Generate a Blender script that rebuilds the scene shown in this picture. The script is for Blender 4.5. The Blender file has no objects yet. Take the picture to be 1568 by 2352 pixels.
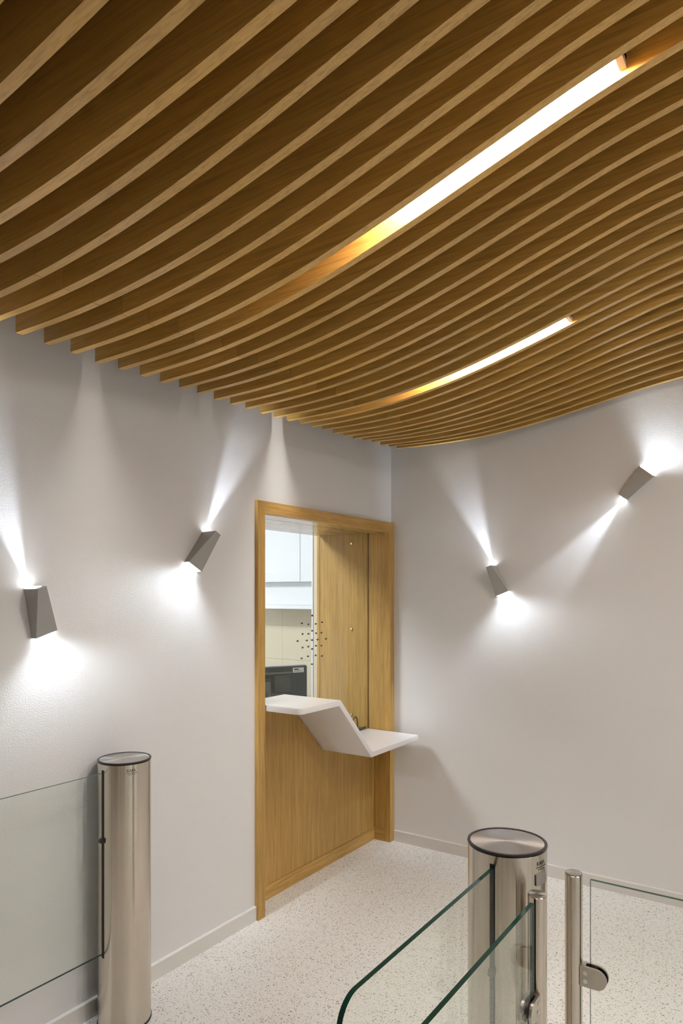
import bpy, bmesh, math, random
from mathutils import Vector, Matrix

random.seed(7)
scene = bpy.context.scene
COL = scene.collection
PI = math.pi

# ------------------------------------------------------------------ camera
CAM_POS = Vector((2.2407, -3.8746, 1.6))
CAM_YAW = math.radians(34.2)
cam_data = bpy.data.cameras.new('camera')
cam_data.sensor_fit = 'HORIZONTAL'
cam_data.sensor_width = 24.0
cam_data.lens = 24.0
cam_data.shift_y = 190.0 / 1568.0
cam_data.clip_start = 0.02
cam = bpy.data.objects.new('camera', cam_data)
cam.location = CAM_POS
cam.rotation_euler = (PI / 2, 0, CAM_YAW)
COL.objects.link(cam)
scene.camera = cam

# ------------------------------------------------------------------ world and exposure
world = bpy.data.worlds.new('world')
scene.world = world
world.use_nodes = True
world.node_tree.nodes['Background'].inputs[0].default_value = (1.0, 0.98, 0.96, 1)
world.node_tree.nodes['Background'].inputs[1].default_value = 0.40
scene.view_settings.view_transform = 'Standard'
scene.view_settings.look = 'None'
scene.view_settings.gamma = 1.0
scene.view_settings.use_curve_mapping = False
scene.view_settings.exposure = 0.62
scene.cycles.max_bounces = 6
scene.cycles.diffuse_bounces = 4
scene.cycles.glossy_bounces = 3
scene.cycles.transmission_bounces = 2
scene.cycles.transparent_max_bounces = 12
scene.cycles.caustics_reflective = False
scene.cycles.caustics_refractive = False
scene.cycles.sample_clamp_indirect = 6.0
scene.cycles.use_adaptive_sampling = True
scene.cycles.adaptive_threshold = 0.08
scene.cycles.use_light_tree = False

LAMP_STRENGTH = 92.0        # diffusers of the linear ceiling lights
OFFICE_STRENGTH = 34.0      # ceiling light of the office behind the hatch
SCONCE_E = 6.6             # light the sconces throw on the wall

# ------------------------------------------------------------------ helpers
def tag(o, label=None, cat=None, group=None, kind=None):
    if label: o['label'] = label
    if cat: o['category'] = cat
    if group: o['group'] = group
    if kind: o['kind'] = kind
    return o

def empty(name, loc=(0, 0, 0), rz=0.0):
    o = bpy.data.objects.new(name, None)
    o.location = loc
    o.rotation_euler = (0, 0, rz)
    o.empty_display_size = 0.1
    COL.objects.link(o)
    return o

def obj(name, bm, mats, parent=None, smooth=False, loc=None):
    bmesh.ops.recalc_face_normals(bm, faces=bm.faces[:])
    me = bpy.data.meshes.new(name)
    bm.to_mesh(me)
    bm.free()
    if not isinstance(mats, (list, tuple)): mats = [mats]
    for m in mats: me.materials.append(m)
    if smooth:
        for p in me.polygons: p.use_smooth = True
    o = bpy.data.objects.new(name, me)
    COL.objects.link(o)
    if parent: o.parent = parent
    if loc is not None: o.location = loc
    return o

def add_box(bm, x0, x1, y0, y1, z0, z1, bev=0.0):
    g = bmesh.ops.create_cube(bm, size=1.0)
    vs = g['verts']
    for v in vs:
        v.co = Vector((x0 + (v.co.x + .5) * (x1 - x0), y0 + (v.co.y + .5) * (y1 - y0), z0 + (v.co.z + .5) * (z1 - z0)))
    if bev:
        es = list({e for v in vs for e in v.link_edges})
        bmesh.ops.bevel(bm, geom=es, offset=bev, segments=2, affect='EDGES', profile=.5)
    return bm

def box(x0, x1, y0, y1, z0, z1, bev=0.0):
    return add_box(bmesh.new(), x0, x1, y0, y1, z0, z1, bev)

def add_prism(bm, pts, a0, a1, axis='x', mat_side=0):
    """polygon extruded along an axis; pts are the two other coordinates in order"""
    def co(p, a):
        if axis == 'x': return (a, p[0], p[1])
        if axis == 'y': return (p[0], a, p[1])
        return (p[0], p[1], a)
    A = [bm.verts.new(co(p, a0)) for p in pts]
    B = [bm.verts.new(co(p, a1)) for p in pts]
    bm.faces.new(A); bm.faces.new(B[::-1])
    n = len(pts)
    for i in range(n):
        f = bm.faces.new((A[i], B[i], B[(i + 1) % n], A[(i + 1) % n]))
        f.material_index = mat_side
    return bm

def prism(pts, a0, a1, axis='x', mat_side=0):
    return add_prism(bmesh.new(), pts, a0, a1, axis, mat_side)

def lathe(profile, seg=64, cx=0, cy=0):
    """surface of revolution around z; profile is a list of (r, z)"""
    bm = bmesh.new()
    rings = []
    for r, z in profile:
        if r < 1e-6: rings.append([bm.verts.new((cx, cy, z))])
        else: rings.append([bm.verts.new((cx + r * math.cos(2 * PI * i / seg), cy + r * math.sin(2 * PI * i / seg), z)) for i in range(seg)])
    for a, b in zip(rings, rings[1:]):
        for i in range(seg):
            j = (i + 1) % seg
            if len(a) == 1 and len(b) == 1: continue
            if len(a) == 1: bm.faces.new((a[0], b[i], b[j]))
            elif len(b) == 1: bm.faces.new((a[i], b[0], a[j]))
            else: bm.faces.new((a[i], b[i], b[j], a[j]))
    return bm

def auto_smooth(o, deg=35):
    me = o.data
    bm = bmesh.new(); bm.from_mesh(me)
    for f in bm.faces: f.smooth = True
    for e in bm.edges:
        if len(e.link_faces) == 2 and e.calc_face_angle(0) > math.radians(deg): e.smooth = False
    bm.to_mesh(me); bm.free()
    return o

def tube(points, r, seg=10):
    """round bar along a polyline"""
    bm = bmesh.new()
    rings = []
    pts = [Vector(p) for p in points]
    for i, p in enumerate(pts):
        t = (pts[min(i + 1, len(pts) - 1)] - pts[max(i - 1, 0)]).normalized()
        a = Vector((0, 0, 1)) if abs(t.z) < .9 else Vector((1, 0, 0))
        u = t.cross(a).normalized(); v = t.cross(u)
        rings.append([bm.verts.new(p + r * (math.cos(2 * PI * k / seg) * u + math.sin(2 * PI * k / seg) * v)) for k in range(seg)])
    for a, b in zip(rings, rings[1:]):
        for k in range(seg):
            bm.faces.new((a[k], b[k], b[(k + 1) % seg], a[(k + 1) % seg]))
    bm.faces.new(rings[0]); bm.faces.new(rings[-1][::-1])
    return bm

# ------------------------------------------------------------------ materials
class NT:
    def __init__(self, tree): self.t = tree; self.n = tree.nodes; self.l = tree.links
    def node(self, kind, **kw):
        n = self.n.new(kind)
        for k, v in kw.items(): setattr(n, k, v)
        return n
    def put(self, sock, val):
        if isinstance(val, bpy.types.NodeSocket): self.l.new(val, sock)
        else: sock.default_value = val
    def math(self, op, a, b=None, c=None, clamp=False):
        n = self.node('ShaderNodeMath', operation=op, use_clamp=clamp)
        self.put(n.inputs[0], a)
        if b is not None: self.put(n.inputs[1], b)
        if c is not None: self.put(n.inputs[2], c)
        return n.outputs[0]
    def dot(self, a, b):
        n = self.node('ShaderNodeVectorMath', operation='DOT_PRODUCT')
        self.put(n.inputs[0], a); self.put(n.inputs[1], b)
        return n.outputs['Value']
    def smooth(self, v, lo, hi, to0=0.0, to1=1.0):
        n = self.node('ShaderNodeMapRange', interpolation_type='SMOOTHSTEP')
        self.put(n.inputs['Value'], v)
        n.inputs['From Min'].default_value = lo; n.inputs['From Max'].default_value = hi
        n.inputs['To Min'].default_value = to0; n.inputs['To Max'].default_value = to1
        return n.outputs[0]
    def mix(self, fac, a, b, blend='MIX'):
        n = self.node('ShaderNodeMix', data_type='RGBA', blend_type=blend)
        self.put(n.inputs[0], fac); self.put(n.inputs[6], a); self.put(n.inputs[7], b)
        return n.outputs[2]
    def coords(self, scale, kind='Object', rnd=0.0):
        tc = self.node('ShaderNodeTexCoord')
        mp = self.node('ShaderNodeMapping')
        mp.inputs['Scale'].default_value = scale
        self.l.new(tc.outputs[kind], mp.inputs['Vector'])
        if rnd:
            oi = self.node('ShaderNodeObjectInfo')
            v = self.math('MULTIPLY', oi.outputs['Random'], rnd)
            cb = self.node('ShaderNodeCombineXYZ')
            for i in range(3): self.l.new(v, cb.inputs[i])
            self.l.new(cb.outputs[0], mp.inputs['Location'])
        return mp.outputs[0]
    def noise(self, vec, scale, detail=3, rough=.55, dist=0.0):
        n = self.node('ShaderNodeTexNoise')
        n.inputs['Scale'].default_value = scale; n.inputs['Detail'].default_value = detail
        n.inputs['Roughness'].default_value = rough; n.inputs['Distortion'].default_value = dist
        self.l.new(vec, n.inputs['Vector'])
        return n.outputs['Fac']

def material(name):
    m = bpy.data.materials.new(name)
    m.use_nodes = True
    nt = NT(m.node_tree)
    return m, nt, m.node_tree.nodes['Principled BSDF']

def plain(name, col, rough=.5, metal=0.0, spec=.5, emit=None, strength=0.0, coat=0.0):
    m, nt, b = material(name)
    b.inputs['Base Color'].default_value = (*col, 1)
    b.inputs['Roughness'].default_value = rough
    b.inputs['Metallic'].default_value = metal
    b.inputs['Specular IOR Level'].default_value = spec
    b.inputs['Coat Weight'].default_value = coat
    if emit:
        b.inputs['Emission Color'].default_value = (*emit, 1)
        b.inputs['Emission Strength'].default_value = strength
    return m

def plaster(name, col, bump=.12):
    m, nt, b = material(name)
    v = nt.coords((1, 1, 1))
    b.inputs['Base Color'].default_value = (*col, 1)
    b.inputs['Roughness'].default_value = .62
    b.inputs['Specular IOR Level'].default_value = .3
    f = nt.noise(v, 200, 0, .6)
    bp = nt.node('ShaderNodeBump')
    bp.inputs['Strength'].default_value = bump; bp.inputs['Distance'].default_value = .002
    nt.put(bp.inputs['Height'], f); nt.l.new(bp.outputs[0], b.inputs['Normal'])
    return m

def oak(name, grain='x', light=(.60, .365, .15), dark=(.42, .225, .07), rough=.42, rnd=37.0, fine=1.0, spec=.4, bump=.12, vary=.06):
    """straight-grained oak veneer, grain running along one axis"""
    m, nt, b = material(name)
    sc = {'x': (.035, 1, 1), 'y': (1, .035, 1), 'z': (1, 1, .03)}[grain]
    v = nt.coords(sc, rnd=rnd)
    broad = nt.noise(v, 60 * fine, 2, .6)
    thin = nt.noise(v, 170 * fine, 2, .7)
    c = nt.mix(nt.smooth(broad, .25, .78), (*light, 1), (*dark, 1))
    c = nt.mix(nt.math('MULTIPLY', nt.smooth(thin, .42, .70), .55), c, (*[x * .62 for x in dark], 1))
    oi = nt.node('ShaderNodeObjectInfo')
    hs = nt.node('ShaderNodeHueSaturation')
    nt.put(hs.inputs['Value'], nt.smooth(oi.outputs['Random'], 0, 1, 1 - vary, 1 + vary))
    nt.put(hs.inputs['Color'], c)
    nt.l.new(hs.outputs[0], b.inputs['Base Color'])
    b.inputs['Roughness'].default_value = rough
    b.inputs['Specular IOR Level'].default_value = spec
    return m

def brushed(name, col, rough=.27, aniso=.75, rot=0.0):
    m, nt, b = material(name)
    v = nt.coords((1, 1, 40))
    n = nt.noise(v, 30, 2)
    nt.put(b.inputs['Base Color'], nt.mix(n, (*[x * .95 for x in col], 1), (*col, 1)))
    b.inputs['Metallic'].default_value = 1.0
    b.inputs['Roughness'].default_value = rough
    b.inputs['Anisotropic'].default_value = aniso
    b.inputs['Anisotropic Rotation'].default_value = rot
    tg = nt.node('ShaderNodeTangent', direction_type='RADIAL', axis='Z')
    nt.l.new(tg.outputs[0], b.inputs['Tangent'])
    return m

def glass(name, tint):
    """thin clear pane: tinted see-through body with a fresnel mirror on top"""
    m, nt, b = material(name)
    nt.n.remove(b)
    out = nt.n['Material Output']
    tr = nt.node('ShaderNodeBsdfTransparent'); tr.inputs[0].default_value = (*tint, 1)
    gl = nt.node('ShaderNodeBsdfGlossy'); gl.inputs['Roughness'].default_value = .01
    gl.inputs['Color'].default_value = (.95, 1, .97, 1)
    lw = nt.node('ShaderNodeLayerWeight'); lw.inputs['Blend'].default_value = .5
    fr = nt.math('MULTIPLY_ADD', nt.math('POWER', lw.outputs['Facing'], 5.0), .80, .028)
    mx = nt.node('ShaderNodeMixShader')
    nt.l.new(fr, mx.inputs[0]); nt.l.new(tr.outputs[0], mx.inputs[1]); nt.l.new(gl.outputs[0], mx.inputs[2])
    nt.l.new(mx.outputs[0], out.inputs['Surface'])
    return m

def terrazzo(name):
    m, nt, b = material(name)
    v = nt.coords((1, 1, 1))
    wob = nt.node('ShaderNodeTexNoise'); wob.inputs['Scale'].default_value = 90; wob.inputs['Detail'].default_value = 0
    nt.l.new(v, wob.inputs['Vector'])
    add = nt.node('ShaderNodeVectorMath', operation='MULTIPLY_ADD')
    nt.l.new(wob.outputs['Color'], add.inputs[0]); add.inputs[1].default_value = (.012, .012, .012); nt.l.new(v, add.inputs[2])
    base = (.82, .80, .765, 1)
    def chips(scale, keep, size):
        vo = nt.node('ShaderNodeTexVoronoi'); vo.inputs['Scale'].default_value = scale
        nt.l.new(add.outputs[0], vo.inputs['Vector'])
        sp = nt.node('ShaderNodeSeparateColor'); nt.l.new(vo.outputs['Color'], sp.inputs[0])
        s = nt.math('MULTIPLY', sp.outputs[1], size)
        inside = nt.math('LESS_THAN', vo.outputs['Distance'], s)
        return nt.math('MULTIPLY', inside, nt.math('LESS_THAN', sp.outputs[0], keep)), sp.outputs[2]
    a, ra = chips(125, .80, .38)
    c = nt.mix(a, base, nt.mix(ra, (.06, .05, .045, 1), (.36, .32, .27, 1)))
    a2, ra2 = chips(230, .60, .42)
    c = nt.mix(a2, c, nt.mix(ra2, (.05, .045, .04, 1), (.45, .41, .36, 1)))
    nt.put(b.inputs['Base Color'], c)
    b.inputs['Roughness'].default_value = .42
    b.inputs['Specular IOR Level'].default_value = .35
    return m

M = {}
M['wall'] = plaster('white_plaster', (.80, .79, .785))
M['plenum'] = plain('dark_plenum_paint', (.02, .017, .014), .9)
M['floor'] = terrazzo('speckled_vinyl_floor')
M['skirting'] = plain('white_skirting', (.74, .71, .67), .45)
M['oak_slat'] = oak('oak_slat', 'x', (.70, .43, .115), (.595, .345, .08), rough=.33, spec=.75, vary=.11)
M['oak_v'] = oak('oak_upright', 'z', (.62, .385, .12), (.50, .29, .075))
M['oak_h'] = oak('oak_level', 'y', (.62, .385, .12), (.50, .29, .075))
M['oak_d'] = oak('oak_across', 'x', (.62, .385, .12), (.50, .29, .075), rough=.3)
M['oak_soffit'] = oak('oak_soffit', 'y', (.62, .385, .12), (.50, .29, .075), rough=.2, spec=.6, bump=.02)
M['solid'] = plain('white_solid_surface', (.83, .80, .785), .28, coat=.1)
M['steel'] = brushed('brushed_steel', (.68, .615, .53), .21, .96, .25)
M['dark_frame'] = plain('dark_bronze_frame', (.05, .04, .03), .4)
M['steel_top'] = brushed('brushed_steel_top', (.54, .51, .48), .3, .8)
M['steel_satin'] = plain('satin_steel', (.62, .57, .51), .36, 1.0)
M['chrome'] = plain('bright_steel', (.72, .71, .70), .12, 1.0)
M['rubber'] = plain('black_rubber', (.018, .017, .02), .35)
M['black'] = plain('black_slot', (.008, .008, .008), .6)
M['pane'] = glass('clear_green_glass', (.982, .990, .978))
M['pane_office'] = glass('clear_glass', (.965, .98, .97))
M['edge'] = plain('green_glass_edge', (.006, .040, .030), .12, spec=.45)
M['grey_paint'] = plain('grey_lacquer', (.37, .365, .35), .42)
M['lens'] = plain('sconce_lens', (.9, .9, .9), .4, emit=(.93, .96, 1.0), strength=9.0)
M['lamp'] = plain('lamp_diffuser', (.9, .9, .9), .5, emit=(1.0, .975, .935), strength=LAMP_STRENGTH)
M['lamp_body'] = plain('lamp_end_cap', (.70, .56, .44), .5)
M['lamp_metal'] = plain('lamp_housing', (.12, .13, .15), .35, .6)
M['tile'] = plaster('cream_tile', (.72, .635, .47), .05)
M['office_white'] = plain('office_white', (.84, .86, .88), .35)
M['office_lamp'] = plain('office_lamp', (.9, .9, .9), .5, emit=(.93, .96, 1.0), strength=OFFICE_STRENGTH)
M['monitor'] = plain('charcoal_plastic', (.045, .045, .04), .5)
M['monitor_vent'] = plain('vent_rib_plastic', (.14, .135, .115), .5)
M['silver'] = plain('silver_bezel', (.65, .66, .7), .3, .5)
M['sticker'] = plain('paper_sticker', (.72, .70, .62), .6)
M['ink'] = plain('black_ink', (.01, .01, .01), .6)
M['tray'] = plain('dark_tray_metal', (.10, .10, .085), .3, .7)
M['desk'] = plain('desk_laminate', (.5, .5, .48), .5)

# ------------------------------------------------------------------ the setting
TOP = 3.05
tag(obj('floor', box(-3.2, 6.0, -7.0, 0.8, -.1, 0), M['floor']), kind='structure')
tag(obj('wall_left', prism([(-7, 0), (-1.336, 0), (-1.336, 2.065), (0, 2.065), (0, TOP), (-7, TOP)], -.54, 0), M['wall']), kind='structure')
tag(obj('wall_right', box(-.595, 6.0, 0, .2, 0, TOP), M['wall']), kind='structure')
tag(obj('wall_side', prism([(-7, 0), (-6.2, 0), (-6.2, 2.3), (-.8, 2.3), (-.8, 0), (.0, 0), (.0, TOP), (-7, TOP)], 5.8, 6.0), M['wall']), kind='structure')  # unseen wall, added to stop world light leaking in above the slats
unseen_entrance = tag(empty('unseen_window_1', (5.9, -3.5, 0)), kind='structure')  # unseen glazing frame, added to reflect as dark vertical bands in the steel
for i in range(6):
    obj('unseen_mullion', box(-.05, .05, -2.7 + i * 1.08 - .14 * (i not in (0, 5)) , -2.7 + i * 1.08 + .14, 0, 2.3), M['dark_frame'], unseen_entrance)
obj('unseen_transom', box(-.045, .045, -2.7, 2.7, 2.2, 2.299), M['dark_frame'], unseen_entrance)
wall_back = tag(obj('wall_back', box(0, 6.0, -7.2, -7.0, 0, TOP), M['wall']), kind='structure')
for i in range(4):
    obj('unseen_oak_panel', box(.25 + i * 1.5, 1.05 + i * 1.5, -6.999, -6.97, .07, 2.5), M['oak_v'], wall_back)  # added out of view so the bollards mirror brown and white bands
door = tag(empty('unseen_door_1', (1.42, -6.985, 0)), kind='structure')  # invented door behind the viewer, a dark stripe for the steel to mirror
obj('unseen_door_leaf', box(-.30, .30, -.014, .014, .01, 2.1), M['dark_frame'], door)
obj('unseen_door_handle', box(.22, .235, .016, .05, .98, 1.10), M['chrome'], door)
tag(obj('baseboard_left', prism([(0, 0), (.012, 0), (.012, .066), (.009, .070), (0, .070)], -7, -1.337, 'y'), M['skirting']), kind='structure')
tag(obj('baseboard_right', prism([(0, 0), (-.012, 0), (-.012, .066), (-.009, .070), (0, .070)], .024, 6.0, 'x'), M['skirting']), kind='structure')
ceiling = tag(obj('ceiling', box(-.54, 6.0, -7.2, .2, TOP, TOP + .1), M['plenum']), kind='structure')

# oak slats: every slat has its own wavy underside
SLAT_X = [.1, .4, .7, 1., 1.3, 1.6, 1.85, 2.1]
SLAT_Z = {
 -6: [2.491, 2.4686, 2.4601, 2.4725, 2.5055, 2.5508, 2.591, 2.6229],
 -5: [2.4853, 2.4676, 2.4637, 2.478, 2.5109, 2.5568, 2.6022, 2.6385],
 -4: [2.4759, 2.4623, 2.4607, 2.4779, 2.5133, 2.5614, 2.6116, 2.6519],
 -3: [2.4705, 2.4602, 2.4648, 2.4908, 2.5375, 2.5981, 2.6505, 2.6943],
 -2: [2.4548, 2.4504, 2.4626, 2.4972, 2.5538, 2.6247, 2.6844, 2.7314],
 -1: [2.4591, 2.4551, 2.4674, 2.5023, 2.559, 2.6297, 2.6901, 2.7398],
 0: [2.4549, 2.4525, 2.467, 2.5048, 2.5653, 2.6405, 2.7037, 2.7549],
 1: [2.4508, 2.4515, 2.4699, 2.5128, 2.5794, 2.6616, 2.7308, 2.7852],
 2: [2.4505, 2.4527, 2.4736, 2.52, 2.5913, 2.6791, 2.7535, 2.8093],
 3: [2.4444, 2.4484, 2.4715, 2.5204, 2.5941, 2.6835, 2.7579, 2.8177],
 4: [2.4482, 2.4539, 2.4787, 2.5293, 2.6042, 2.6938, 2.7672, 2.8242],
 5: [2.4498, 2.4579, 2.4853, 2.5385, 2.6154, 2.7059, 2.7785, 2.8326],
 6: [2.4499, 2.4592, 2.488, 2.5424, 2.6201, 2.7103, 2.7812, 2.8317],
 7: [2.4528, 2.4601, 2.4871, 2.5404, 2.6182, 2.7095, 2.7822, 2.8349],
 8: [2.4548, 2.4616, 2.488, 2.5409, 2.618, 2.7082, 2.779, 2.8287],
 9: [2.4523, 2.4588, 2.4853, 2.5389, 2.6172, 2.709, 2.7812, 2.8318],
 10: [2.4553, 2.4609, 2.4867, 2.5397, 2.6179, 2.7095, 2.7812, 2.8307],
 11: [2.4598, 2.4658, 2.4921, 2.5456, 2.624, 2.7151, 2.7854, 2.832],
 12: [2.459, 2.4639, 2.4893, 2.5428, 2.6218, 2.7143, 2.786, 2.834],
 13: [2.4611, 2.4651, 2.4898, 2.5427, 2.6213, 2.7132, 2.7838, 2.8298],
 14: [2.4665, 2.4685, 2.4912, 2.5424, 2.6196, 2.7102, 2.7794, 2.8232],
 15: [2.4728, 2.4744, 2.4965, 2.547, 2.6231, 2.7116, 2.7781, 2.8176],
 16: [2.4768, 2.4795, 2.5027, 2.5538, 2.6299, 2.7172, 2.7811, 2.8158],
 17: [2.4818, 2.4806, 2.4999, 2.5482, 2.6225, 2.7093, 2.7737, 2.8082],
 18: [2.4808, 2.4797, 2.4989, 2.5466, 2.6197, 2.704, 2.7649, 2.794],
 19: [2.4852, 2.4827, 2.5003, 2.5463, 2.6174, 2.6992, 2.7572, 2.7817],
 20: [2.4909, 2.4889, 2.5059, 2.5498, 2.6169, 2.6917, 2.741, 2.756],
 21: [2.4996, 2.4959, 2.5106, 2.5519, 2.616, 2.6872, 2.7325, 2.7424],
 22: [2.5086, 2.5032, 2.5158, 2.5546, 2.6156, 2.6832, 2.7246, 2.7291],
 23: [2.5083, 2.5025, 2.5143, 2.5519, 2.6114, 2.6767, 2.7155, 2.7151],
 24: [2.5189, 2.5119, 2.5213, 2.5554, 2.6099, 2.6681, 2.6987, 2.6905],
 25: [2.5242, 2.5176, 2.5267, 2.5597, 2.612, 2.6665, 2.6925, 2.6781],
}
SLAT_PITCH, SLAT_Y0, SLAT_T, SLAT_GAP, SLAT_END = .10036, -2.6300, .0245, .11, 4.6

def slat_y(k): return SLAT_Y0 + SLAT_PITCH * k

def hermite(xs, zs, x):
    n = len(xs)
    i = 0
    while i < n - 2 and x > xs[i + 1]: i += 1
    def slope(j):
        if j == 0: return (zs[1] - zs[0]) / (xs[1] - xs[0])
        if j == n - 1: return (zs[-1] - zs[-2]) / (xs[-1] - xs[-2])
        return (zs[j + 1] - zs[j - 1]) / (xs[j + 1] - xs[j - 1])
    h = xs[i + 1] - xs[i]; t = (x - xs[i]) / h
    return ((2*t**3 - 3*t**2 + 1) * zs[i] + (t**3 - 2*t**2 + t) * h * slope(i)
            + (-2*t**3 + 3*t**2) * zs[i + 1] + (t**3 - t**2) * h * slope(i + 1))

def slat_z(k, x):
    zs = SLAT_Z[max(k, -6)]
    if x <= 2.1: return hermite(SLAT_X, zs, x)
    s = (zs[-1] - zs[-2]) / .25
    L = 1.7
    return zs[-1] + s * L / PI * math.sin(PI * (x - 2.1) / L)

def slat_mesh(k, x0, x1, y0):
    bm = bmesh.new()
    n = max(4, int(round((x1 - x0) / .045)))
    prev = None
    for i in range(n + 1):
        x = x0 + (x1 - x0) * i / n
        z = slat_z(k, x); zt = z + .21
        ring = [bm.verts.new((x, 0, z)), bm.verts.new((x, SLAT_T, z)), bm.verts.new((x, SLAT_T, zt)), bm.verts.new((x, 0, zt))]
        if prev:
            for j in range(4):
                bm.faces.new((prev[j], ring[j], ring[(j + 1) % 4], prev[(j + 1) % 4]))
        else: bm.faces.new(ring)
        prev = ring
    bm.faces.new(prev[::-1])
    return bm

for k in range(25, -25, -1):
    joint = .53 + random.uniform(-.02, .02)
    s = obj('slat', slat_mesh(k, joint + .0010, SLAT_END, slat_y(k)), M['oak_slat'], ceiling, loc=(0, slat_y(k), 0))
    obj('slat_end_piece', slat_mesh(k, SLAT_GAP, joint - .0010, slat_y(k)), M['oak_slat'], s)

# ------------------------------------------------------------------ linear ceiling lights between the slats
def linear_light(k, x0, x1, zc0, zc1, label, group=None):
    y0, y1 = slat_y(k) + SLAT_T + .001, slat_y(k + 1) - .001
    root = empty('linear_light', (0, 0, 0))
    tag(root, label, 'ceiling light', group)
    def bar(a, b, ya, yb, lo, hi):
        za = zc0 + (zc1 - zc0) * (a - x0) / (x1 - x0); zb = zc0 + (zc1 - zc0) * (b - x0) / (x1 - x0)
        bm = bmesh.new()
        v = [bm.verts.new(p) for p in ((a, ya, za + lo), (b, ya, zb + lo), (b, yb, zb + lo), (a, yb, za + lo), (a, ya, za + hi), (b, ya, zb + hi), (b, yb, zb + hi), (a, yb, za + hi))]
        for f in ((0, 1, 2, 3), (4, 5, 6, 7), (0, 1, 5, 4), (1, 2, 6, 5), (2, 3, 7, 6), (3, 0, 4, 7)): bm.faces.new([v[i] for i in f])
        return bm
    obj('housing', bar(x0, x1, y0 + .002, y1 - .002, .012, .06), M['lamp_metal'], root)
    obj('diffuser', bar(x0 + .004, x1 - .016, y0, y1, 0, .011), M['lamp'], root)
    obj('end_cap', bar(x1 - .0155, x1, y0, y1, -.002, .06), M['lamp_body'], root)
    obj('end_cap', bar(x0 - .012, x0, y0, y1, -.002, .06), M['lamp_body'], root)
    obj('bracket', bar(x1 + .001, x1 + .008, y0 + .012, y1 - .012, .02, .075), M['lamp_metal'], root)
    return root

linear_light(3, 1.28, 1.905, 2.727, 2.797, 'longer visible white ceiling light glowing between slats, nearest the camera', 'lights between the slats')
linear_light(14, .86, 1.478, 2.682, 2.685, 'ceiling light mostly hidden by slats, near the right wall, showing a sliver', 'lights between the slats')
HIDDEN = [(-9, 1.75, 2.37, 2.80, 2.83), (9, 2.55, 3.17, 2.86, 2.84), (-2, 3.2, 3.82, 2.83, 2.80), (-19, .9, 1.52, 2.66, 2.72)]
HIDDEN_LABELS = ['linear ceiling light between slats above the viewer, outside the picture',
                 'linear ceiling light between slats by the right wall, outside the picture',
                 'linear ceiling light between slats opposite the left wall, outside the picture',
                 'linear ceiling light between slats behind the viewer by the left wall']
for (k, a, b, c, d), lab in zip(HIDDEN, HIDDEN_LABELS):
    linear_light(k, a, b, c, d, lab, 'lights outside the picture')

# ------------------------------------------------------------------ reception hatch
YL, YR, ZT, XF = -1.336, -.002, 2.065, .022        # outer frame
IL, IR, IT = -1.284, -.052, 2.005                  # clear opening
XG, XB = -.146, -.54                               # glass plane, inner side of the wall
hatch = tag(empty('reception_hatch', (0, IL, 0)), 'oak framed reception hatch with glazed opening in the white wall corner', 'hatch')
def hp(name, bm, mat, parent=None):
    o = obj(name, bm, mat, parent or hatch)
    if parent is None: o.location = (0, -IL, 0)
    return o
# mitred frame boards
hp('frame_jamb', prism([(YL, 0), (IL, 0), (IL, IT), (YL, ZT)], -.09, XF), M['oak_v'])
hp('frame_jamb', prism([(YR, 0), (IR, 0), (IR, IT), (YR, ZT)], -.02, XF), M['oak_v'])
hp('frame_head', prism([(YL + .0006, ZT), (IL + .0006, IT), (IR - .0006, IT), (YR - .0006, ZT)], -.02, XF), M['oak_h'])
# linings of the opening, split by the groove that holds the glass
hp('jamb_lining', box(XG + .005, -.021, IR + .002, YR, .075, IT), M['oak_v'])
hp('jamb_lining', box(XB, XG - .005, IR + .002, YR, .66, IT), M['oak_v'])
hp('jamb_edge', box(XB - .022, XB - .001, IR - .001, YR, .66, IT + .02), M['oak_v'])
hp('jamb_skirting', box(-.099, -.021, IR - .004, IR + .0015, 0, .073), M['oak_d'])
hp('jamb_lining', box(XB, -.091, YL + .01, IL, .66, IT), M['oak_v'])
hp('soffit_board', box(XG + .003, -.021, IL + .0005, IR - .0005, IT, IT + .03), M['oak_soffit'])
hp('soffit_board', box(XB, XG - .003, IL + .0005, IR - .0005, IT, IT + .03), M['oak_soffit'])
hp('front_panel', prism([(IL, .072), (IR, .072), (IR, .688), (-.627, .688), (-.9455, 1.018), (IL, 1.018)], -.128, -.10), M['oak_v'])
hp('plinth', box(-.128, -.093, IL, IR - .0045, 0, .071, .0015), M['oak_h'])
for zz in (1.942, 1.372, .800):
    bm = bmesh.new()
    bmesh.ops.create_cone(bm, cap_ends=True, segments=16, radius1=.009, radius2=.007, depth=.008, matrix=Matrix.Translation((-.2753, IR - .002, zz)) @ Matrix.Rotation(PI / 2, 4, 'X'))
    hp('screw_cap', bm, M['chrome'])
pane = hp('glass_pane', prism([(IL, 1.052), (-.9285, 1.052), (-.6105, .722), (IR + .001, .722), (IR + .001, IT + .006), (IL, IT + .006)], XG - .003, XG + .003), M['pane_office'])
holes = [(-0.807, 1.337), (-0.767, 1.436), (-0.760, 1.375), (-0.760, 1.297), (-0.769, 1.236), (-0.720, 1.335), (-0.706, 1.428), (-0.704, 1.373), (-0.706, 1.299), (-0.709, 1.243), (-0.668, 1.478), (-0.668, 1.389), (-0.669, 1.335), (-0.669, 1.283), (-0.671, 1.194), (-0.632, 1.428), (-0.630, 1.373), (-0.631, 1.299), (-0.634, 1.243), (-0.616, 1.335), (-0.569, 1.436), (-0.577, 1.374), (-0.530, 1.335), (-0.578, 1.297), (-0.571, 1.235)]      # y, z of the holes drilled in the pane
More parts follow.
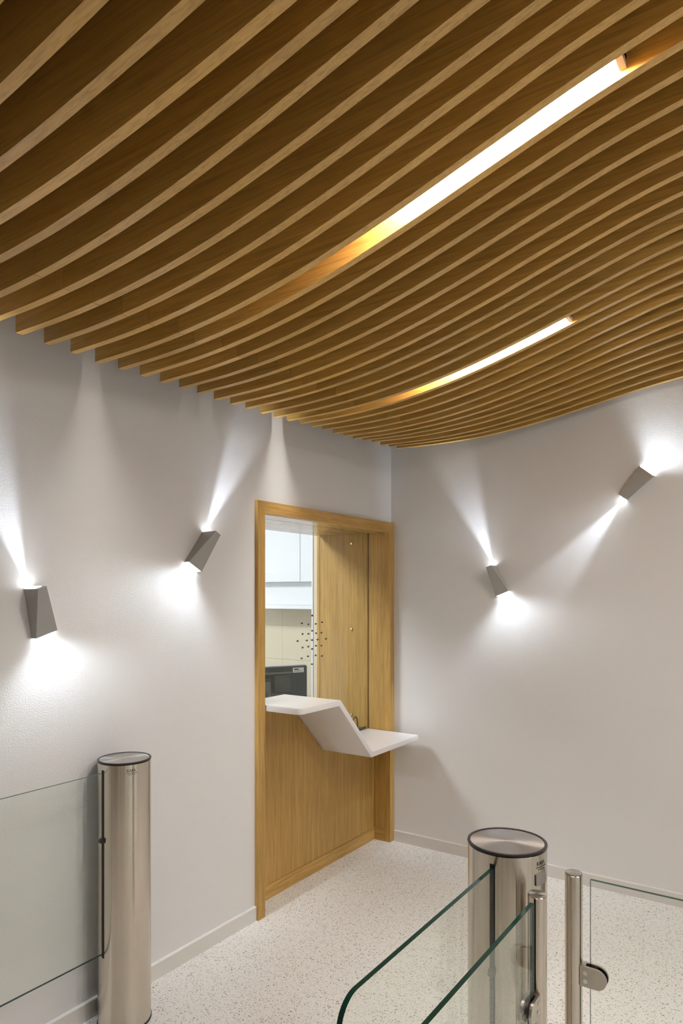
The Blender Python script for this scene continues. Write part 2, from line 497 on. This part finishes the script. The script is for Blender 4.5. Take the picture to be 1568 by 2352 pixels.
for hy, hz in holes:
    bm = bmesh.new()
    bmesh.ops.create_cone(bm, cap_ends=True, segments=12, radius1=.005, radius2=.005, depth=.0075, matrix=Matrix.Translation((XG, hy, hz)) @ Matrix.Rotation(PI / 2, 4, 'Y'))
    hp('speech_hole', bm, M['tray'], pane)

# ------------------------------------------------------------------ folded white counter
def counter_mesh():
    bm = bmesh.new()
    top = [(-1.275, 1.05), (-.93, 1.05), (-.612, .72), (-.056, .72)]
    bot = [(-1.275, 1.02), (-.943, 1.02), (-.625, .69), (-.056, .69)]
    x0, x1 = XG + .004, .235
    rc = .035                                    # rounded outer corners
    ys = []
    for i in range(7):
        a = PI / 2 * i / 6
        ys.append((-1.275 + rc - rc * math.cos(a), x1 - rc + rc * math.sin(a)))
    prof = [(y, x, 1.05, 1.02) for y, x in ys] + [(-.93, x1, 1.05, None), (-.612, x1, .72, None)]
    ye = []
    for i in range(7):
        a = PI / 2 * i / 6
        ye.append((-.056 - .02 + .02 * math.sin(a), x1 - .02 + .02 * math.cos(a)))
    prof += [(y, x, .72, .69) for y, x in ye]
    rows = []
    for y, x, zt, zb in prof:
        yb, zbb = y, zb
        if y == -.93: yb, zbb = -.943, 1.02
        if y == -.612: yb, zbb = -.625, .69
        rows.append([bm.verts.new((x, y, zt)), bm.verts.new((x, yb, zbb)), bm.verts.new((x0, yb, zbb)), bm.verts.new((x0, y, zt))])
    for a, b in zip(rows, rows[1:]):
        for j in range(4):
            bm.faces.new((a[j], b[j], b[(j + 1) % 4], a[(j + 1) % 4]))
    bm.faces.new(rows[0]); bm.faces.new(rows[-1][::-1])
    bmesh.ops.recalc_face_normals(bm, faces=bm.faces[:])
    es = [e for e in bm.edges if len(e.link_faces) == 2 and e.calc_face_angle(0) > .6]
    bmesh.ops.bevel(bm, geom=es, offset=.0025, segments=2, affect='EDGES', profile=.5)
    return bm
tag(auto_smooth(obj('counter', counter_mesh(), M['solid']), 25), 'white folded counter with a raised and a lowered shelf in the oak hatch', 'counter')

tray = tag(empty('pass_tray', (-.20, -.30, .722)), 'dark metal tray lying behind the lowered counter shelf under the glass', 'tray')
obj('tray_base', box(-.12, .045, -.2, .235, -.004, .004), M['tray'], tray)
obj('tray_rim', box(.040, .047, -.2, .235, .004, .012), M['tray'], tray)
cable = [(-.20 + .02 * math.sin(t * 3), -.20 + .10 * t, .73 + .075 * math.sin(PI * t)) for t in [i / 16 for i in range(17)]]
tag(obj('cable', tube(cable, .004, 8), M['rubber']), 'thin black cable arching over the dark tray', 'cable')

# ------------------------------------------------------------------ office behind the hatch
tag(obj('wall_return', box(-.595, XB - .023, -.05, 0, 0, 2.6), M['tile']), kind='structure')
tag(obj('trim_1', box(-.607, -.596, -.056, .0, 0, 2.6), M['office_white']), kind='structure')
office = tag(obj('wall_office', box(-3.2, -.595, .612, .75, 0, 2.9), M['tile']), kind='structure')
tw, thh = .60, .283
for i in range(5):
    for j in range(6):
        x1 = -.80 - (i - 1) * tw; z0 = .21 + j * thh
        obj('tile', box(max(x1 - tw + .0006, -3.19), min(x1, -.605) - .0006, .6, .611, z0 + .0008, z0 + thh - .0008), M['tile'], office)
tag(obj('wall_office_end', box(-3.3, -3.2, -3.2, .75, 0, 2.9), M['office_white']), kind='structure')
tag(obj('wall_office_side', box(-3.2, -.54, -3.3, -3.2, 0, 2.9), M['office_white']), kind='structure')
tag(obj('ceiling_office', box(-3.2, -.54, -3.2, .75, 2.8, 2.9), M['office_white']), kind='structure')
tag(obj('wall_office_jamb', box(-.60, -.595, .0, .61, 0, 2.8), M['office_white']), kind='structure')

cab = tag(empty('wall_cabinet', (-1.7, .58, 1.485)), 'white wall cabinet hanging above the cream tiles in the office', 'cabinet')
cab_o = Vector((-1.7, .58, 1.485))
def cp(name, x0, x1, y0, y1, z0, z1, mat, bev=.0):
    o = obj(name, box(x0 - cab_o.x, x1 - cab_o.x, y0 - cab_o.y, y1 - cab_o.y, z0 - cab_o.z, z1 - cab_o.z, bev), mat, cab)
    return o
cp('bottom_board', -2.9, -.62, .38, .599, 1.488, 1.518, M['office_white'])
cp('recess_back', -2.9, -.62, .47, .599, 1.519, 1.702, M['office_white'])
for xa, xb in ((-1.06, -.62), (-1.61, -1.06), (-2.16, -1.61), (-2.71, -2.16)):
    cp('door', xa + .002, xb - .002, .40, .599, 1.703, 2.70, M['office_white'], .002)

lamp = tag(empty('office_light', (-1.35, -1.45, 2.78)), 'bright square ceiling light of the office behind the hatch', 'ceiling light')
obj('light_frame', box(-.32, .32, -.32, .32, -.005, .018), M['office_white'], lamp)
obj('light_panel', box(-.30, .30, -.30, .30, -.012, -.0055), M['office_lamp'], lamp)

# desk and monitor, seen from behind
desk = tag(empty('desk', (-1.1, -.25, 0)), 'grey office desk carrying the monitor behind the counter', 'desk')
obj('desk_top', box(-.45, .45, -.75, .75, .69, .72, .003), M['desk'], desk)
for sx in (-.4, .4):
    for sy in (-.7, .7): obj('leg', box(sx - .02, sx + .02, sy - .02, sy + .02, 0, .69), M['silver'], desk)

mon_dir = Vector((-.470, -.882, 0)).normalized()
mon = empty('monitor', (-.817 + mon_dir.x * .27, .1706 + mon_dir.y * .27, .72), math.atan2(-mon_dir.y, -mon_dir.x))
tag(mon, 'charcoal computer monitor seen from behind on the office desk', 'monitor')
# local x runs to the right edge as the visitor sees it, local -y faces the visitor
obj('casing', box(-.27, .27, 0, .022, .02, .355, .004), M['monitor'], mon)
obj('bezel', box(-.272, .272, .023, .034, .015, .362, .002), M['silver'], mon)
obj('hump', box(-.19, -.012, -.02, -.0005, .03, .275, .006), M['monitor'], mon)
obj('top_ridge', box(-.20, .145, -.006, -.0005, .304, .317, .002), M['monitor_vent'], mon)
for i in range(17):
    z = .176 + i * .0071
    obj('vent_rib', box(.010, .135, -.005, -.0005, z, z + .0034), M['monitor_vent'], mon)
obj('vesa_plate', box(-.13, -.03, -.03, -.021, .10, .255, .004), M['monitor_vent'], mon)
obj('stand_neck', box(-.11, -.05, -.045, -.031, .0, .18, .004), M['monitor'], mon)
obj('stand_foot', box(-.16, .0, -.10, .08, .0, .012, .003), M['monitor'], mon)
st = obj('asset_sticker', box(.155, .243, -.0012, -.0004, .308, .343), M['sticker'], mon)
obj('print_bar', box(.166, .202, -.0017, -.00125, .327, .336), M['ink'], st)
for i, w in enumerate((.006, .009, .005, .012, .006, .004, .006)):
    a = .162 + i * .0108
    obj('print_mark', box(a, a + min(w, .008), -.0017, -.00125, .315, .320), M['ink'], st)

# ------------------------------------------------------------------ wall sconces
SC = dict(L=.1726, a=.0332, b=.0869, c=.0857, d=.0305)
def beam(name, root, pos, A, U, N, h, r1, e0, half, soft, halo, halo_half, colr, widen=0.0):
    """light leaving one end of a sconce: a lens that grazes the wall in a fan of given half angle"""
    ld = bpy.data.lights.new(name, 'POINT')
    ld.energy = 10.0
    ld.color = colr
    ld.shadow_soft_size = .004
    ld.use_nodes = True
    nt = NT(ld.node_tree)
    em = ld.node_tree.nodes['Emission']
    g = nt.node('ShaderNodeNewGeometry')
    I = g.outputs['Incoming']
    f = nt.math('MAXIMUM', nt.dot(I, tuple(A)), .001)
    front = nt.math('GREATER_THAN', nt.dot(I, tuple(A)), .002)
    t = nt.math('DIVIDE', nt.math('MULTIPLY', nt.dot(I, tuple(N)), -1.0), f)
    tw_ = nt.smooth(t, -.35, 0.02)
    tc = nt.math('MAXIMUM', t, .035)
    fall = nt.math('EXPONENT', nt.math('DIVIDE', -h / r1, tc))
    ratio = nt.math('DIVIDE', nt.dot(I, tuple(U)), f)
    spread = nt.math('POWER', nt.math('MULTIPLY_ADD', ratio, ratio, 1.0), widen)
    I0 = nt.math('MULTIPLY', nt.math('DIVIDE', nt.math('MULTIPLY', fall, e0 * h * h), nt.math('POWER', tc, 3.0)), spread)
    ph = nt.math('ABSOLUTE', nt.math('ARCTANGENT', nt.math('DIVIDE', nt.dot(I, tuple(U)), f)))
    core = nt.smooth(ph, half - soft, half + soft, 1.0, 0.0)
    hal = nt.math('MULTIPLY', nt.smooth(ph, halo_half * .15, halo_half, 1.0, 0.0), halo)
    w = nt.math('ADD', core, hal)
    s = nt.math('MULTIPLY', nt.math('MULTIPLY', nt.math('MULTIPLY', I0, w), tw_), front)
    nt.l.new(s, em.inputs['Strength'])
    o = bpy.data.objects.new(name, ld)
    COL.objects.link(o)
    o.parent = root
    o.location = pos
    return o

def sconce(side, u0, v0, th, label):
    L, a, b, c, d = SC['L'], SC['a'], SC['b'], SC['c'], SC['d']
    if side == 'L': Hd, N, base = Vector((0, 1, 0)), Vector((1, 0, 0)), Vector((0, u0, v0))
    else: Hd, N, base = Vector((1, 0, 0)), Vector((0, -1, 0)), Vector((u0, 0, v0))
    Z = Vector((0, 0, 1))
    U = Hd * math.cos(th) + Z * math.sin(th)
    A = Hd * math.sin(th) - Z * math.cos(th)              # from the narrow to the wide end
    root = tag(empty('wall_sconce', base), label, 'wall lamp', 'grey wedge wall lamps')
    def P(u, v, n): return U * u + A * (v - L / 2) + N * n
    w0 = .0015
    def hull(n0, wa, wb, da, db, v0_, v1_, lo=0):
        bm = bmesh.new()
        q = [bm.verts.new(P(*p)) for p in ((-wa / 2, v0_, n0), (wa / 2, v0_, n0), (wa / 2, v0_, da), (-wa / 2, v0_, da),
                                           (-wb / 2, v1_, n0), (wb / 2, v1_, n0), (wb / 2, v1_, db), (-wb / 2, v1_, db))]
        for f in ((0, 1, 2, 3), (4, 5, 6, 7), (0, 1, 5, 4), (1, 2, 6, 5), (2, 3, 7, 6), (3, 0, 4, 7)): bm.faces.new([q[i] for i in f])
        return bm
    obj('body', hull(w0, a, c, b, d, 0, L), M['grey_paint'], root)
    obj('narrow_lens', hull(.006, a - .006, a - .006, b * .70, b * .70, -.0012, -.0002), M['lens'], root)
    obj('wide_lens', hull(.004, c - .008, c - .008, d - .005, d - .005, L + .0002, L + .0012), M['lens'], root)
    cool = (.80, .88, 1.0)
    beam('narrow_beam', root, P(0, -.012, .030), -A, U, N, .030, .20, SCONCE_E, math.radians(11), math.radians(5), .2, math.radians(70), cool)
    for du in (-.024, .024):
        beam('wide_beam', root, P(du, L + .010, .020), A, U, N, .020, .125, SCONCE_E * .72, math.radians(58), math.radians(18), .0, math.radians(70), (.84, .92, 1.0), .6)
    return root

sconce('L', -2.4945, 1.5426, .3144, 'grey wedge sconce on the left wall, leftmost, above the glass gate')
sconce('L', -1.7185, 1.7984, -.5019, 'grey wedge sconce on the left wall, next to the oak hatch')
sconce('R', .7367, 1.6865, .3731, 'grey wedge sconce on the right wall, lower one beaming upward')
sconce('R', 1.4955, 2.1829, 2.438, 'grey wedge sconce on the right wall, highest, beaming down left')

# ------------------------------------------------------------------ gates
def bent_text(body, size, R, ang0, z, parent, name):
    """lettering laid on a cylinder of radius R; ang0 is the angle of its middle"""
    cu = bpy.data.curves.new(name, 'FONT')
    cu.body = body; cu.size = size; cu.align_x = 'CENTER'
    to = bpy.data.objects.new(name + '_curve', cu)
    COL.objects.link(to)
    dg = bpy.context.evaluated_depsgraph_get()
    me = bpy.data.meshes.new_from_object(to.evaluated_get(dg))
    bpy.data.objects.remove(to)
    for v in me.vertices:
        a = ang0 + v.co.x / R
        v.co = Vector((R * math.cos(a), R * math.sin(a), z + v.co.y))
    me.materials.append(M['ink'])
    o = bpy.data.objects.new(name, me)
    COL.objects.link(o); o.parent = parent
    return o

def curved_plate(R, T, a0, a1, z0, z1, n=8):
    bm = bmesh.new()
    pts = [(R * math.cos(a0 + (a1 - a0) * i / n), R * math.sin(a0 + (a1 - a0) * i / n)) for i in range(n + 1)]
    pts += [((R + T) * math.cos(a1 + (a0 - a1) * i / n), (R + T) * math.sin(a1 + (a0 - a1) * i / n)) for i in range(n + 1)]
    return add_prism(bm, pts, z0, z1, 'z')

def rounded_pane(y0, y1, z0, z1, r, t, corner='both'):
    """glass plate in the yz plane with round corners at y0"""
    pts = []
    def arc(cy, cz, a0, a1):
        return [(cy + r * math.cos(a0 + (a1 - a0) * i / 10), cz + r * math.sin(a0 + (a1 - a0) * i / 10)) for i in range(11)]
    pts += [(y1, z0), (y1, z1)]
    pts += arc(y0 + r, z1 - r, PI / 2, PI)
    pts += arc(y0 + r, z0 + r, PI, 3 * PI / 2)
    return prism(pts, -t / 2, t / 2, 'x', 1)

R_B, H_B = .0965, .985
def gate(pos, ang_label, label, plate=False):
    root = tag(empty('swing_gate', pos), label, 'gate')
    auto_smooth(obj('bollard_body', lathe([(0, 0.002), (R_B - .002, .002), (R_B, .004), (R_B, H_B - .008), (R_B - .003, H_B - .006), (0, H_B - .006)], 96), M['steel'], root))
    auto_smooth(obj('base_ring', lathe([(R_B + .0005, 0), (R_B + .0025, 0), (R_B + .0025, .006), (R_B + .0005, .006), (R_B + .0005, 0)], 96), M['rubber'], root))
    auto_smooth(obj('cap_rim', lathe([(R_B - .006, H_B - .0055), (R_B + .0005, H_B - .0055), (R_B + .0012, H_B - .003), (R_B + .0005, H_B), (R_B - .003, H_B + .001), (R_B - .006, H_B), (R_B - .006, H_B - .0055)], 96), M['rubber'], root))
    auto_smooth(obj('top_cap', lathe([(0, H_B - .0055), (R_B - .0062, H_B - .0055), (R_B - .0065, H_B - .001), (0, H_B - .001)], 96), M['steel_top'], root))
    obj('slot', box(-.0065, .0065, -R_B - .0008, -R_B + .004, .27, .957), M['black'], root)
    g = obj('glass_wing', rounded_pane(-.745, -R_B + .0005, .285, .947, .05, .010), [M['pane'], M['edge']], root)
    bm = bmesh.new()
    bmesh.ops.create_cone(bm, cap_ends=True, segments=20, radius1=.010, radius2=.010, depth=.013, matrix=Matrix.Translation((0, -R_B - .004, .70)) @ Matrix.Rotation(PI / 2, 4, 'Y'))
    obj('hinge_button', bm, M['rubber'], g)
    bent_text('KABA', .013, R_B + .0006, ang_label, H_B - .032, root, 'maker_lettering')
    obj('lettering_line', curved_plate(R_B + .0002, .0005, ang_label - .19, ang_label + .24, H_B - .0375, H_B - .0365), M['ink'], root)
    obj('lettering_line', curved_plate(R_B + .0002, .0005, ang_label - .12, ang_label + .15, H_B - .0430, H_B - .0420), M['ink'], root)
    if plate:
        obj('number_plate', curved_plate(R_B + .0003, .003, ang_label - .22, ang_label + .20, H_B - .078, H_B - .052), M['satin_plate'], root)
    return root
M['satin_plate'] = plain('grey_number_plate', (.45, .43, .40), .4, .6)

gate((.1145, -2.2026, 0), math.radians(-24), 'brushed steel bollard gate with glass wing beside the left wall')
gate((1.6226, -2.2284, 0), math.radians(-14), 'brushed steel bollard gate with glass wing in the foreground at right', True)

def post(pos, ang, label):
    r, h = .0210, .914
    root = tag(empty('barrier_post', pos, ang), label, 'post', 'slim steel barrier posts')
    auto_smooth(obj('tube', lathe([(0, .003), (r, .003), (r, h - .005), (r - .0015, h - .0035), (0, h - .0035)], 48), M['steel'], root))
    auto_smooth(obj('cap', lathe([(0, h - .0034), (r - .001, h - .0034), (r - .001, h - .0006), (r - .0016, h), (0, h)], 48), M['steel_top'], root))
    auto_smooth(obj('base_flange', lathe([(r + .0004, 0), (.038, 0), (.038, .005), (.035, .007), (r + .0004, .007), (r + .0004, 0)], 48), M['steel_satin'], root))
    # D-shaped clamps hold the pane: two plates with a gasket each side, in local +x
    for zc in (.670, .22):
        for s in (-1, 1):
            pts = [(r - .003, zc - .0245), (r + .035, zc - .0245)]
            pts += [(r + .035 + .0245 * math.cos(-PI / 2 + PI * i / 12), zc + .0245 * math.sin(-PI / 2 + PI * i / 12)) for i in range(1, 12)]
            pts += [(r + .035, zc + .0245), (r - .003, zc + .0245)]
            y0, y1 = (.0075, .0135) if s > 0 else (-.0135, -.0075)
            cl = obj('clamp_plate', prism(pts, y0, y1, 'y'), M['steel_satin'], root)
            gpts = [(p[0], zc + (p[1] - zc) * .93) for p in pts if p[0] > r + .012]
            ga, gb = (.0052, .0073) if s > 0 else (-.0073, -.0052)
            obj('gasket', prism(gpts, ga, gb, 'y'), M['rubber'], root)
            for dz in (-.010, .010):
                bm = bmesh.new()
                yy = .0140 if s > 0 else -.0140
                bmesh.ops.create_cone(bm, cap_ends=True, segments=18, radius1=.0052, radius2=.0052, depth=.0012, matrix=Matrix.Translation((r + .0105, yy, zc + dz)) @ Matrix.Rotation(PI / 2, 4, 'X'))
                obj('screw_head', bm, M['chrome'], cl)
        obj('clamp_core', box(r - .003, r + .009, -.0073, .0073, zc - .0245, zc + .0245), M['steel_satin'], root)
    return root

P1 = (1.7300, -2.3235); P2 = (1.7663, -2.1549)
post((P1[0], P1[1], 0), -PI / 2, 'slim steel post with clamps holding the pane in front of the foreground bollard')
post((P2[0], P2[1], 0), 0, 'slim steel post standing alone, its clamps holding the pane at right edge')

bm = prism([(P1[1] - .034, .10), (P1[1] - .034, .904), (P1[1] - .90, .904), (P1[1] - .90, .10)], P1[0] - .005, P1[0] + .005, 'x', 1)
tag(obj('glass_panel', bm, [M['pane'], M['edge']]), 'green edged glass panel running from the front post towards the viewer', 'glass panel', 'fixed glass panels')
bm = prism([(P2[0] + .040, .10), (P2[0] + .040, .905), (P2[0] + 1.2, .905), (P2[0] + 1.2, .10)], P2[1] - .005, P2[1] + .005, 'y', 1)
tag(obj('glass_panel', bm, [M['pane'], M['edge']]), 'clear glass panel at the right edge, parallel to the right wall', 'glass panel', 'fixed glass panels')
